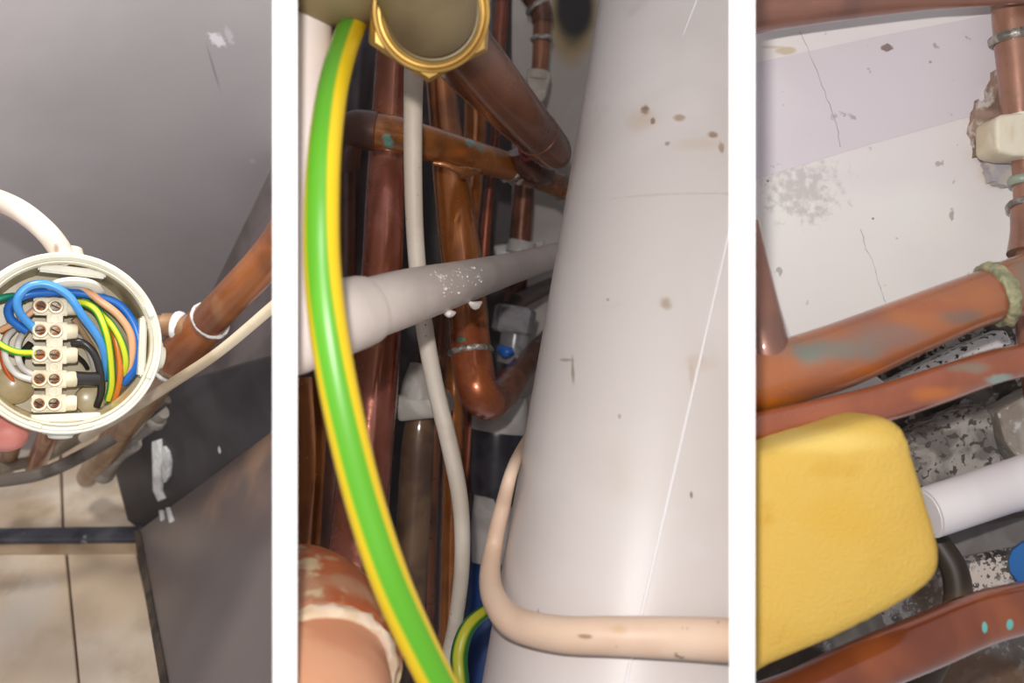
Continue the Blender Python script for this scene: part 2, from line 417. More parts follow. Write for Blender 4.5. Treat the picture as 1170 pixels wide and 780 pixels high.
# terminal block
tb_m = mat('cream_terminal_plastic', (232, 222, 196), .4, c2=(214, 200, 168), sc2=60, sss=.1)
brass = mat('bright_brass', (214, 158, 84), .3, .55, c2=(150, 92, 38), sc2=300)
hole_m = mat('brown_screw_brass', (170, 100, 44), .4, .4, c2=(88, 48, 22), sc2=400, lo=.4, hi=.6)
TH = -.006                       # front height of the block in the box frame
tb = thing('terminal_block', 'cream five-way screw terminal strip inside the junction box', 'terminal block', J(-12, 76, -.012))
bodybm = bmesh.new(); coll = bmesh.new()
ways = [349, 377, 405, 433, 461]
for k, y in enumerate(ways):
    dy = y - 392
    X0, X1 = -33, 4
    c = J((X0 + X1) / 2, dy, TH - .0066)
    box_bm(c, jx * S((X1 - X0) / 2, JD), jz * S(10.2, JD), ax * .0034, .0006, bodybm)
    # rounded outlet at the right and its lip
    lathe_bm(J(2, dy, TH - .0055), jx, [(0, S(9.6, JD)), (S(10, JD), S(9.2, JD)), (S(12, JD), S(8.2, JD)), (S(12, JD), S(6.0, JD)), (S(9, JD), S(5.6, JD))], 28, bodybm)
    for hx in (-26, -10.5):
        lathe_bm(J(hx, dy, TH - .0012), ax, [(-.0024, S(8.6, JD)), (.0010, S(8.2, JD)), (.0015, S(7.6, JD)), (.0011, S(6.0, JD)), (-.0024, S(5.6, JD))], 30, coll, closed=True)
    if k < 4:
        y2 = dy + 14
        box_bm(J(-10.5, y2, TH - .0062), jx * S(8.5, JD), jz * S(5.5, JD), ax * .0034, .0005, bodybm)
        lathe_bm(J(-10.5, y2, TH - .0028), ax, [(-.0006, S(5.5, JD)), (.0006, S(5.3, JD)), (.0006, S(3.4, JD)), (-.0006, S(3.2, JD))], 24, coll, closed=True)
obj('block_body', bodybm, tb_m, tb); obj('screw_collars', coll, tb_m, tb)
for k, y in enumerate(ways):
    for hx in (-26, -10.5):
        s = obj('terminal_screw', lathe_bm(J(hx, y - 392, TH - .0030), ax, [(-.0006, S(6.1, JD)), (.0003, S(6.0, JD)), (.0003, S(5.0, JD)), (-.0002, S(4.7, JD)), (-.0002, 0)], 26), hole_m, tb)
        a = random.uniform(-.6, .6)
        tv = jx * math.cos(a) + jz * math.sin(a)
        obj('screw_slot', box_bm(J(hx, y - 392, TH - .0031), tv * S(4.4, JD), tv.cross(ax) * .00032, ax * .00012), gap, s)
    if k < 4:
        obj('mounting_hole', lathe_bm(J(-10.5, y - 392 + 14, TH - .0031), ax, [(-.0002, S(3.4, JD)), (.0002, S(3.3, JD)), (.0002, 0)], 20), brass, tb)

# coloured conductors; (px, py, height above rim plane)
def wire(name, pts, w, m, label, cat='wire', tip=True, view=False):
    P = [(J(x - 76, y - 392, h), S(w / 2, JD)) for x, y, h in pts]
    o = obj(name, tube_bm(P, seg=16, sub=8, view=view), m)
    return tag(o, label, cat, None)
blue1 = mat('light_blue_pvc', (64, 140, 208), .28, c2=(78, 150, 214), sc2=40)
blue2 = mat('blue_pvc', (28, 96, 178), .28, c2=(36, 108, 190), sc2=40)
peach = mat('peach_pvc', (226, 170, 128), .35); orange = mat('orange_pvc', (214, 120, 40), .32); black = mat('black_pvc', (44, 40, 40), .3)
grey = mat('pale_grey_pvc', (196, 190, 184), .32); teal = mat('teal_green_pvc', (22, 136, 104), .3); brown = mat('tan_pvc', (168, 138, 104), .35)
gyA = mat('green_yellow_pvc', (200, 210, 40), .3, stripes=[(0, (214, 214, 40)), (.06, (214, 214, 40)), (.10, (56, 160, 60)), (.26, (56, 160, 60)), (.30, (214, 214, 40)), (.62, (214, 214, 40)), (.66, (56, 160, 60)), (.85, (56, 160, 60)), (.9, (214, 214, 40))])
gyB = mat('yellow_green_pvc', (200, 210, 40), .3, stripes=[(0, (206, 214, 44)), (.12, (206, 214, 44)), (.16, (40, 150, 76)), (.3, (40, 150, 76)), (.86, (40, 150, 76)), (.92, (206, 214, 44)), (1, (206, 214, 44))])
H = -.006
wire('insulated_wire', [(37, 378, H - .006), (20, 364, H - .005), (19, 349, H - .003), (38, 336, H - .002), (77, 332, H - .003), (107, 335, H - .003), (134, 344, H - .003), (151, 366, H - .003), (158, 393, H - .003), (156, 418, H - .004), (143, 438, H - .009)], 10, blue2, 'deep blue wire making the widest arc round the right side of the box')
wire('insulated_wire', [(44, 375, H - .004), (29, 358, H - .001), (26, 342, H + .001), (37, 328, H + .002), (56, 325, H + .003), (77, 336, H + .003), (93, 359, H + .002), (113, 387, H - .001), (121, 410, H - .005), (122, 432, H - .011)], 9.5, blue1, 'light blue wire looping over the top of the terminal strip')
wire('insulated_wire', [(56, 345, H - .008), (75, 330, H - .007), (97, 330, H - .003), (114, 342, H - .001), (133, 357, H - .001), (147, 378, H - .002), (151, 403, H - .004), (148, 430, H - .008)], 9, peach, 'peach coloured wire arching between the yellow wires and the deep blue wire')
wire('insulated_wire', [(10, 377, H - .010), (20, 371, H - .008), (32, 364, H - .006), (44, 353, H - .005)], 7, peach, 'short peach coloured wire entering the terminal strip from the left')
wire('insulated_wire', [(84, 343, H - .004), (98, 345, H - .001), (110, 355, H), (119, 377, H), (125, 403, H - .003), (129, 437, H - .008), (127, 458, H - .013)], 9, gyA, 'green and yellow wire running down closest to the terminal strip', view=True)
wire('insulated_wire', [(96, 338, H - .008), (110, 350, H - .006), (126, 368, H - .003), (138, 390, H - .003), (144, 413, H - .005), (142, 433, H - .010)], 8.5, gyB, 'yellow and green wire between the orange wire and the peach arc', view=True)
wire('insulated_wire', [(118, 356, H - .009), (128, 373, H - .006), (134, 397, H - .005), (138, 430, H - .007), (133, 464, H - .014)], 8, orange, 'orange wire running down the right side of the box beside the yellow wires')
wire('insulated_wire', [(86, 362, H - .007), (98, 380, H - .009), (111, 402, H - .011), (117, 420, H - .013)], 7, brown, 'tan wire low behind the light blue loop beside the strip')
wire('insulated_wire', [(86, 377, H - .008), (100, 392, H - .011), (108, 410, H - .013), (112, 424, H - .015)], 6.5, grey, 'pale grey wire low beside the black wire right of the strip')
wire('insulated_wire', [(84, 389, H - .006), (97, 391, H - .004), (109, 405, H - .004), (116, 428, H - .006), (118, 450, H - .011), (115, 466, H - .015)], 8.5, black, 'black wire curving down from the middle of the terminal strip')
wire('insulated_wire', [(88, 404, H - .008), (98, 412, H - .011), (104, 420, H - .015)], 5.5, black, 'thin black wire tucked in above the black sleeve')
o = wire('wire_sleeve', [(88, 432, H - .0055), (100, 433, H - .006), (114, 433, H - .007)], 17, black, 'thick black sleeve pushed into the fourth way of the strip', 'sleeve')
wire('insulated_wire', [(-22, 366, H - .008), (-6, 377, H - .004), (7, 392, H - .001), (25, 402, H - .001), (45, 403, H - .004)], 8, gyA, 'green and yellow wire entering the strip from the left edge of the box', view=True)
wire('insulated_wire', [(-16, 372, H - .012), (-6, 352, H - .008), (5, 343, H - .005), (22, 338, H - .006), (34, 341, H - .009)], 8, teal, 'teal green wire at the upper left inside the box')
wire('insulated_wire', [(40, 372, H - .012), (31, 385, H - .010), (28, 399, H - .008), (31, 417, H - .006), (44, 428, H - .005)], 7.5, grey, 'pale grey wire curving close along the left of the strip')
wire('insulated_wire', [(24, 376, H - .014), (16, 388, H - .011), (16, 409, H - .008), (27, 427, H - .006), (44, 434, H - .005)], 7.5, mat('white_pvc', (214, 210, 204), .3), 'white wire making the wider left curve beside the orange wire')
wire('insulated_wire', [(24, 368, H - .015), (17, 382, H - .014), (13, 402, H - .013), (18, 424, H - .013), (34, 448, H - .014)], 7, mat('red_orange_pvc', (206, 96, 36), .3), 'red-orange wire on the lower left inside the box')
wire('insulated_wire', [(42, 391, H - .013), (34, 404, H - .015), (34, 420, H - .016), (46, 436, H - .015)], 8, black, 'black wire tucked under the left of the strip')

# white cable into the top of the box
wc = mat('white_cable_sheath', (226, 214, 200), .5, c2=(208, 194, 178), sc2=30, spots=[spot(63, 283, .43, 4, 7, (150, 120, 100), .5, .8, 300, .8)])
tag(tube('power_cable', [(-60, 212, .45, 25), (-10, 226, .445, 25), (22, 240, .44, 25), (50, 262, .437, 25), (68, 284, .436, 25), (77, 302, .438, 22)], wc, bay=1, sub=8), 'thick white cable curving in from the left to the top of the box', 'cable')

# hand holding the box (only a fingertip is inside the frame)
skin = mat('pink_skin', (214, 128, 118), .45, c2=(224, 146, 132), sc2=60, lo=.35, hi=.65, sss=.25, bump=.15, bsc=900, spec=.4)
hb = bmesh.new()
def finger(pts):
    tube_bm([(W(x, y, d), S(w / 2, d)) for x, y, d, w in pts], 20, 5, hb)
finger([(-170, 500, .47, 54), (-110, 470, .455, 52), (-60, 476, .446, 47), (-25, 486, .440, 46), (2, 493, .438, 46), (17, 495, .438, 42), (27, 497, .438, 30), (31, 498, .438, 8)])
finger([(-190, 460, .49, 54), (-120, 420, .485, 50), (-60, 420, .480, 46), (-20, 424, .476, 44), (6, 428, .475, 34), (14, 428, .475, 8)])
finger([(-200, 410, .50, 52), (-130, 372, .495, 48), (-70, 368, .488, 44), (-30, 372, .484, 42), (-6, 376, .482, 32), (2, 376, .482, 8)])
finger([(-205, 370, .50, 46), (-145, 328, .497, 42), (-95, 322, .492, 38), (-62, 326, .488, 34), (-48, 328, .487, 8)])
finger([(-260, 520, .45, 70), (-190, 480, .425, 62), (-120, 430, .415, 52), (-70, 402, .415, 48), (-45, 394, .417, 36), (-34, 392, .418, 8)])
finger([(-330, 560, .49, 120), (-270, 500, .49, 120), (-220, 465, .49, 105), (-175, 440, .49, 80)])
finger([(-330, 500, .49, 100), (-260, 440, .495, 110), (-215, 400, .498, 90), (-180, 380, .498, 60)])
finger([(-640, 800, .50, 150), (-460, 660, .50, 130), (-340, 565, .49, 125), (-300, 530, .49, 110)])
hand = obj('hand', hb, skin)
rm = hand.modifiers.new('Remesh', 'REMESH'); rm.mode = 'VOXEL'; rm.voxel_size = .0016; rm.use_smooth_shade = True
sm = hand.modifiers.new('Smooth', 'SMOOTH'); sm.iterations = 6; sm.factor = .5
tag(hand, 'pink fingertip of a hand holding the junction box from the lower left', 'hand')

# =================================================================== BAY 2 : copper pipes and white soil pipe
bw = mat('stained_plaster_wall', (176, 166, 158), .8, c2=(160, 150, 142), sc2=14, bump=.2, bsc=80,
   spots=[spot(655, 20, .78, 32, 56, (150, 124, 78), .35, .25, 30, .8), spot(657, 8, .78, 26, 50, (46, 42, 42), .4, .2, 30)])
b2w = const(.78)
struct(obj('wall_back', prism_bm([(585, -60), (860, -60), (860, 860), (585, 860)], b2w, .012), bw, bay=2))
dkw = mat('painted_recess_shade', (74, 64, 64), .6, c2=(52, 44, 44), sc2=16, c3=(96, 84, 80), sc3=30)  # shadow of the deep recess put into the board's dark colour
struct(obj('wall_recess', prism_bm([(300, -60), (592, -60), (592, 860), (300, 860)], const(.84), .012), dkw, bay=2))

soil = mat('white_soil_pipe_plastic', (200, 192, 189), .42, c2=(193, 185, 181), sc2=9, bump=.03, c3=(186, 176, 170), sc3=26, lo3=.62, hi3=.75, spec=.4, spots=[
   spot(730, 138, .42, 5, 7, (120, 92, 70), .6, .5, 700, .9), spot(727, 150, .42, 17, 14, (182, 160, 138), .8, .5, 100, .55), spot(737, 152, .42, 3, 5, (120, 90, 66), .5, .4, 700, .8),
   spot(763, 151, .42, 7, 5, (152, 128, 104), .6, .5, 200, .8), spot(797, 172, .42, 7, 4, (140, 112, 88), .5, .5, 700, .85), spot(805, 186, .42, 4, 7, (146, 120, 96), .5, .5, 700, .8), spot(820, 189, .42, 4, 5, (130, 104, 84), .5, .4, 700, .8),
   spot(780, 182, .42, 30, 8, (186, 170, 154), .8, .7, 160, .5), spot(750, 180, .42, 3, 3, (140, 118, 100), .5, .4, 700, .7),
   spot(760, 237, .42, 90, 1.6, (178, 166, 158), .6, .8, 200, .6), spot(745, 350, .40, 8, 8, (150, 128, 106), .8, .7, 200, .7),
   spot(650, 420, .40, 2.2, 16, (146, 132, 122), .6, .9, 160, .9), spot(644, 410, .40, 8, 2.2, (150, 136, 126), .6, .8, 160, .8), spot(778, 410, .40, 20, 10, (180, 162, 144), .8, .9, 130, .5), spot(768, 428, .40, 3, 18, (176, 160, 144), .7, .9, 130, .6),
   spot(770, 548, .38, 2, 4, (110, 92, 80), .4, .3, 700, .8), spot(613, 682, .37, 1, 8, (120, 106, 98), .5, .6, 700, .8), spot(700, 470, .38, 2, 3, (140, 124, 112), .4, .3, 700, .6), spot(688, 345, .4, 2, 2, (140, 124, 112), .4, .3, 700, .6), spot(695, 520, .39, 14, 30, (190, 180, 170), .8, .8, 90, .5)])
SA, SB = W(816, 0, .475), W(716, 780, .375)
sdv = SB - SA
SR = .0555
sp = obj('soil_pipe', tube_bm([(SA - sdv * .25, SR), (SA, SR), (SB, SR), (SB + sdv * .3, SR)], seg=128, sub=1), soil, bay=2)
tag(sp, 'wide white plastic soil pipe leaning down the right of the copper pipes', 'pipe')
def on_soil(px, py, lift=0):
    ray = (W(px, py, 1) - CAM).normalized(); T = sdv.normalized()
    o = CAM - SA; d0 = ray - T * ray.dot(T); o0 = o - T * o.dot(T)
    a = d0.dot(d0); b = 2 * d0.dot(o0); c = o0.dot(o0) - (SR + lift) ** 2
    disc = b * b - 4 * a * c
    if disc < 0: t = -b / (2 * a)
    else: t = (-b - math.sqrt(disc)) / (2 * a)
    return CAM + ray * t
seam_m = mat('bright_seam_plastic', (220, 216, 216), .4)
P = [(on_soil(834 - 119 * k / 12, 262 + 518 * k / 12, -.0002), .0006) for k in range(-1, 15)]
obj('moulding_seam', tube_bm(P, 10, 1), seam_m, sp, 2)
P = [(on_soil(800 - 28 * k / 4, -10 + 74 * k / 4, -.0005), .0008 - .0001 * k) for k in range(5)]
obj('moulding_seam', tube_bm(P, 10, 2), seam_m, sp, 2)

# cream cable wrapped round the soil pipe
cream = mat('beige_cable_sheath', (212, 186, 164), .5, c2=(200, 168, 144), sc2=25, lo=.35, hi=.7, c3=(128, 104, 86), sc3=170, lo3=.66, hi3=.70, bump=.08,
            spots=[spot(667, 724, .32, 10, 3, (130, 98, 66), .6, .6, 240, .8), spot(704, 715, .32, 12, 6, (188, 150, 110), .8, .6, 100, .6)])
pts = [(W(625, 462, .50), S(5, .5)), (W(606, 496, .475), S(6, .475))]
for px, py, w, lift in ((587, 532, 14, .004), (574, 580, 18, .005), (564, 625, 21, .005), (560, 660, 25, .006), (567, 688, 30, .007), (590, 712, 37, .007), (640, 724, 41, .008), (700, 726, 44, .008), (770, 728, 47, .008), (850, 732, 50, .008), (900, 735, 52, .008)):
    q = on_soil(px, py, lift)
    pts.append((q, S(w / 2, q.y)))
tag(obj('flex_cable', tube_bm(pts, 28, 8), cream, bay=2), 'dirty beige cable wrapped across the lower part of the white soil pipe', 'cable')

# thin white cable hanging down
thin = mat('speckled_white_cable', (214, 202, 188), .5, c2=(200, 186, 170), sc2=30, c3=(90, 76, 66), sc3=330, lo3=.69, hi3=.72)
tag(tube('flex_cable', [(478, -40, .42, 22), (474, 40, .43, 22), (472, 120, .45, 22), (472, 200, .455, 21), (475, 280, .46, 20), (483, 360, .465, 20), (497, 440, .47, 20), (514, 510, .47, 20), (526, 575, .47, 19), (528, 640, .47, 18), (522, 700, .48, 17), (512, 750, .49, 15), (508, 800, .5, 14)], thin, bay=2, sub=8), 'thin speckled white cable hanging down between the copper pipes', 'cable')

# vertical copper pipes
cuA = copper('pinkish_copper', (176, 108, 92), (150, 86, 58), rough=.2, metal=.6)
cuB = copper('orange_copper', (186, 114, 60), (146, 86, 50), rough=.18, metal=.6)
cuD = copper('dark_brown_copper', (118, 72, 50), (84, 52, 40), rough=.35, metal=.45)
G = 'upright copper pipes behind the white waste pipe'
tag(tube('copper_pipe', [(450, 20, .56, 36), (446, 110, .56, 40), (440, 220, .55, 44), (436, 320, .54, 48), (428, 420, .53, 56), (416, 540, .52, 62), (404, 700, .51, 68), (398, 830, .5, 70)], cuA, bay=2, sub=4), 'wide pinkish upright copper pipe behind the thin white cable', 'pipe', G)
pb = tube('copper_pipe', [(500, 60, .60, 32), (508, 140, .59, 36), (516, 210, .575, 42), (526, 290, .56, 47), (534, 350, .55, 46), (537, 395, .545, 44)], cuB, bay=2, sub=4)
tag(pb, 'orange upright copper pipe leading down to the soldered elbow', 'pipe', G)
tag(tube('copper_pipe', [(540, 60, .64, 24), (543, 140, .64, 26), (538, 210, .64, 27), (530, 300, .64, 26), (520, 420, .64, 24), (516, 600, .64, 24), (510, 820, .64, 24)], cuB, bay=2, sub=4), 'narrow copper pipe just right of the orange upright pipe', 'pipe', G)
tag(tube('copper_pipe', [(576, -30, .68, 18), (570, 60, .68, 15), (566, 150, .68, 12), (556, 250, .68, 12), (546, 380, .68, 14), (535, 520, .68, 15), (520, 700, .68, 15), (512, 820, .68, 15)], copper('red_brown_copper', (140, 74, 50), (104, 54, 38)), bay=2, sub=4), 'thin red-brown copper pipe, rightmost of the close upright ones', 'pipe', G)
tag(tube('copper_pipe', [(562, -30, .70, 15), (559, 120, .70, 8), (548, 250, .70, 8), (540, 330, .70, 8), (520, 480, .70, 12), (505, 600, .70, 12), (495, 820, .70, 12)], mat('dark_grey_pipe', (96, 90, 92), .35, .3), bay=2, sub=4), 'very thin dark grey pipe between two narrow copper pipes', 'pipe', G)
cuE = copper('olive_brown_copper', (158, 94, 40), (116, 70, 34), rough=.33, metal=.4, sc2=50, spots=[
    spot(441, 159, .5, 7, 9, (106, 150, 134), .5, 1.0, 300, .95), spot(539, 166, .55, 6, 9, (100, 136, 130), .4, .5, 200, .9), spot(550, 172, .55, 5, 6, (112, 128, 118), .4, .6, 200, .7), spot(528, 178, .54, 12, 6, (196, 100, 34), .8, .5, 100, .7)])
pe = tube('copper_pipe', [(418, 148, .51, 40), (446, 152, .515, 41), (500, 167, .53, 39), (545, 180, .55, 35), (586, 192, .58, 31), (650, 217, .64, 25), (680, 229, .67, 22)], cuE, bay=2, sub=4)
tag(pe, 'sideways copper pipe with green patches crossing the upright pipes', 'pipe')
ring('solder_ring', (583, 191, .578), (600, 198, .59), 32, solder, pe, 2, r=.0016, wob=.0016)
ring('solder_ring', (590, 194, .582), (600, 198, .59), 32, solder, pe, 2, r=.0012, wob=.002)
ring('solder_ring', (641, 214, .632), (650, 217, .64), 27, solder, pe, 2, r=.0016, wob=.0016)
# hardened drip under the pipe
tube('flux_drip', [(495, 186, .525, 5), (508, 188, .526, 7), (520, 193, .528, 8), (532, 196, .532, 13), (548, 195, .54, 5)], cuE, pe, 2, sub=5)
el = thing('pipe_elbow', 'dark brown copper elbow turning the sideways pipe down on its left', 'pipe fitting', W(400, 200, .53))
cuL = copper('dark_old_copper', (92, 56, 42), (66, 44, 38), rough=.45, metal=.35)
tube('fitting_body', [(430, 150, .508, 46), (410, 148, .508, 45), (397, 154, .51, 42), (393, 172, .515, 38), (393, 190, .52, 36)], cuL, el, 2, sub=6)
tag(tube('copper_pipe', [(393, 180, .525, 26), (394, 260, .53, 24), (392, 360, .53, 26), (388, 480, .53, 28), (380, 640, .53, 30)], cuL, bay=2, sub=4), 'dark narrow copper pipe dropping from the elbow behind the striped cable', 'pipe')
tag(tube('grey_pipe', [(415, -40, .60, 40), (410, 60, .60, 40), (404, 200, .60, 40), (400, 360, .6, 42), (395, 620, .6, 44)], mat('dark_grey_plastic', (86, 78, 80), .3, c2=(66, 58, 60), sc2=20), bay=2, sub=3), 'dark grey upright plastic pipe behind the copper elbow', 'pipe')
# big slanting pipe from the nut
cuF = copper('smooth_brown_copper', (134, 84, 58), (110, 68, 50), rough=.25, metal=.45, sc2=20)
pf = tube('copper_pipe', [(505, 30, .365, 84), (540, 72, .40, 74), (580, 117, .44, 62), (612, 152, .48, 51), (632, 172, .505, 42)], cuF, bay=2, sub=4)
tag(pf, 'thick brown copper pipe slanting from the brass nut to the lower right', 'pipe')
tube('end_cap', [(612, 152, .48, 53), (628, 169, .50, 46), (636, 177, .51, 36), (640, 181, .515, 20), (641, 182, .516, 4)], cuF, pf, 2, sub=5)
cl = thing('pipe_coupling', 'dark soldered coupling where the slanting and sideways pipes meet', 'pipe fitting', W(605, 215, .58))
tube('fitting_body', [(592, 172, .56, 22), (600, 186, .565, 28), (612, 196, .57, 30), (624, 199, .58, 24)], cuD, cl, 2, sub=5)
ring('solder_ring', (604, 172, .545), (620, 185, .56), 22, mat('red_flux', (150, 70, 76), .25, .3), cl, 2, r=.001, wob=.002)
ring('solder_ring', (618, 176, .535), (634, 190, .56), 17, solder, cl, 2, r=.0012, wob=.002)
# small pipe at the top right
cuH = copper('aged_brown_copper', (150, 96, 62), (116, 74, 54), rough=.4, metal=.35)
ph = tube('copper_pipe', [(619, 22, .70, 20), (618, 60, .70, 19), (615, 96, .70, 18)], cuH, bay=2, sub=3)
tag(ph, 'short upright copper pipe with solder rings near the wall stain', 'pipe')
ring('solder_ring', (619, 45, .70), (619, 60, .70), 21, solder, ph, 2, r=.002)
eh = thing('pipe_elbow', 'small brown copper elbow on the wall at the top above the white clip', 'pipe fitting', W(618, 22, .70))
tube('fitting_body', [(596, -30, .70, 24), (606, -8, .70, 25), (617, 8, .70, 25), (620, 26, .70, 24)], cuD, eh, 2, sub=5)
ring('solder_ring', (614, 8, .70), (619, 16, .70), 26, solder, eh, 2, r=.002)
cm = mat('beige_clip_plastic', (172, 162, 150), .5, c2=(150, 140, 128), sc2=40)
ch = thing('pipe_clip', 'beige plastic clip under the small upright pipe by the wall', 'pipe clip', W(612, 114, .70))
obj('clip_body', prism_bm([(601, 82), (628, 82), (629, 90), (624, 112), (618, 118), (604, 112)], const(.685), .03, .002), cm, ch, 2)
tube('clip_collar', [(615, 82, .69, 26), (614, 92, .69, 26)], cm, ch, 2, sub=2)
tag(tube('copper_pipe', [(606, 105, .71, 20), (601, 190, .71, 22), (597, 240, .71, 24), (592, 300, .71, 25), (588, 345, .71, 25)], cuD, bay=2, sub=3), 'dull brown upright pipe between the coupling and the white sleeve', 'pipe')
ws = mat('grey_white_fitting', (184, 178, 174), .4, c2=(160, 154, 150), sc2=40)
wsl = thing('pipe_clip', 'white plastic saddle around the dull brown pipe above the waste pipe', 'pipe clip', W(590, 292, .69))
tube('clip_collar', [(597, 276, .695, 32), (594, 290, .695, 34)], ws, wsl, 2, sub=2)
obj('clip_base', prism_bm([(564, 280), (622, 274), (624, 288), (566, 294)], const(.70), .06, .002), ws, wsl, 2)

# white waste pipe (foreground left, running to the right)
wpm = mat('white_waste_plastic', (206, 194, 186), .4, c2=(196, 184, 176), sc2=25, c3=(140, 126, 116), sc3=240, lo3=.73, hi3=.75)
wpp = tube('waste_pipe', [(372, 368, .33, 76), (424, 352, .345, 71), (474, 337, .38, 63), (536, 320, .45, 47), (593, 304, .55, 34), (640, 290, .62, 28), (690, 276, .70, 25)], wpm, bay=2, sub=5)
tag(wpp, 'white plastic waste pipe running back to the wall across the copper pipes', 'pipe')
glue = mat('clear_glue', (214, 206, 202), .12, bump=.8, bsc=500, c2=(186, 176, 172), sc2=200)
ra = random.Random(3)
gb = bmesh.new()
for k in range(150):
    t = ra.random(); px = 498 + 62 * t + ra.uniform(-6, 6); py = 329 - 18 * t + ra.uniform(-25, 14) * (1 - .3 * t)
    d = .395 + (px - 498) / 62 * .06 - .020 + abs(py - (329 - 18 * t)) * .0002
    r = S(ra.uniform(.6, 2.4), d)
    c = W(px, py, d)
    # drop each bead onto the pipe wall
    P0 = [(W(474, 337, .38), S(31.5, .38)), (W(593, 304, .55), S(17, .55))]
    A0, A1 = P0[0][0], P0[1][0]; s = max(0, min(1, (c - A0).dot(A1 - A0) / (A1 - A0).length_squared))
    ctr = A0.lerp(A1, s); R0 = P0[0][1] * (1 - s) + P0[1][1] * s
    c = ctr + (c - ctr).normalized() * (R0 - r * .25)
    bmesh.ops.create_icosphere(gb, subdivisions=2, radius=r, matrix=Matrix.Translation(c) @ Matrix.Rotation(ra.random() * 3, 4, 'Z') @ Matrix.Diagonal((ra.uniform(.8, 2.2), .8, ra.uniform(.7, 1.3), 1)))
obj('glue_smear', gb, glue, wpp, 2)
tube('water_droplet', [(506, 354, .402, 3), (513, 358, .402, 10), (520, 357, .405, 3)], glue, wpp, 2, sub=4)
tube('water_droplet', [(536, 345, .43, 3), (543, 349, .432, 10), (550, 345, .435, 3)], glue, wpp, 2, sub=4)
tee = thing('waste_tee', 'blurred white plastic tee at the left with its upright branch', 'pipe fitting', W(350, 440, .32))
wt = mat('pale_pink_white_plastic', (222, 208, 202), .45, c2=(214, 198, 190), sc2=20)
tube('upright_branch', [(332, -60, .335, 94), (332, 60, .325, 92), (330, 180, .315, 84), (330, 300, .31, 86), (332, 370, .31, 92), (330, 395, .31, 90), (326, 412, .31, 70), (322, 424, .31, 30)], wt, tee, 2, sub=5)
tube('side_socket', [(322, 386, .315, 84), (366, 370, .325, 90), (408, 357, .340, 84), (420, 353, .344, 78)], wpm, tee, 2, sub=4)

# copper elbow with solder ring under the orange pipe
cuK = copper('reddish_elbow_copper', (176, 96, 54), (140, 72, 44), rough=.28, metal=.45, spots=[spot(526, 388, .53, 6, 3, (78, 160, 130), .4, .6, 300, .95)])
ek = thing('pipe_elbow', 'orange copper elbow with a green fleck below the white waste pipe', 'pipe fitting', W(548, 470, .53))
tube('fitting_body', [(536, 380, .54, 46), (538, 400, .537, 47), (541, 425, .534, 48), (546, 446, .53, 47), (558, 458, .54, 44), (572, 450, .57, 40), (584, 436, .60, 36)], cuK, ek, 2, sub=6)
ring('solder_ring', (538, 402, .537), (540, 420, .535), 48, solder, ek, 2, r=.0017, wob=.0008)
tag(tube('copper_pipe', [(572, 450, .58, 34), (592, 426, .62, 30), (622, 392, .69, 24), (650, 362, .75, 20)], cuD, bay=2, sub=3), 'dark pipe running back up from the orange elbow to the wall', 'pipe')
tag(tube('copper_pipe', [(590, 345, .68, 20), (612, 334, .7, 18), (650, 316, .74, 16)], mat('grey_brown_pipe', (98, 86, 84), .35, .2), bay=2, sub=3), 'grey-brown pipe below the white waste pipe running to the wall', 'pipe')
# grey compression fitting
gf = mat('grey_plastic_fitting', (148, 144, 146), .25, c2=(120, 116, 118), sc2=60)
gc = thing('compression_fitting', 'grey plastic compression fitting behind the orange elbow', 'pipe fitting', W(588, 420, .68))
tube('fitting_body', [(592, 352, .66, 20), (590, 372, .66, 32), (586, 400, .66, 34), (582, 416, .66, 30)], gf, gc, 2, sub=4)
A = W(590, 350, .66); obj('nut', lathe_bm(A, W(584, 384, .66) - A, [(0, S(20, .66)), (.002, S(24, .66)), (.017, S(24, .66)), (.019, S(20, .66))], poly=8), gf, gc, 2, smooth=False)
tag(tube('valve_handle', [(572, 398, .64, 10), (578, 402, .635, 13), (586, 400, .635, 8)], mat('blue_plastic', (38, 96, 176), .35), bay=2, sub=4), 'small blue plastic piece on the grey compression fitting', 'handle')
# white trap with dark band
tw = mat('white_trap_plastic', (196, 190, 184), .35, c2=(172, 166, 160), sc2=40)
tk = mat('black_rubber_band', (42, 40, 46), .3, c2=(60, 58, 64), sc2=60)
tr = thing('waste_trap', 'white plastic trap with a wide black rubber band behind the elbow', 'trap', W(565, 700, .66))
tube('trap_top', [(574, 452, .66, 56), (572, 476, .66, 64), (570, 492, .66, 64)], tw, tr, 2, sub=4)
tube('rubber_band', [(570, 488, .66, 58), (568, 496, .66, 61), (566, 558, .66, 58), (565, 566, .66, 54)], tk, tr, 2, sub=4)
tube('trap_body', [(566, 560, .66, 48), (562, 600, .66, 47), (560, 640, .66, 46)], tw, tr, 2, sub=3)
tag(tube('blue_pipe', [(560, 610, .665, 50), (557, 700, .66, 52), (553, 830, .65, 54)], mat('blue_pipe_plastic', (36, 70, 132), .45, c2=(28, 56, 108), sc2=20), bay=2, sub=3), 'blue plastic pipe below the white trap, behind the beige cable', 'pipe')
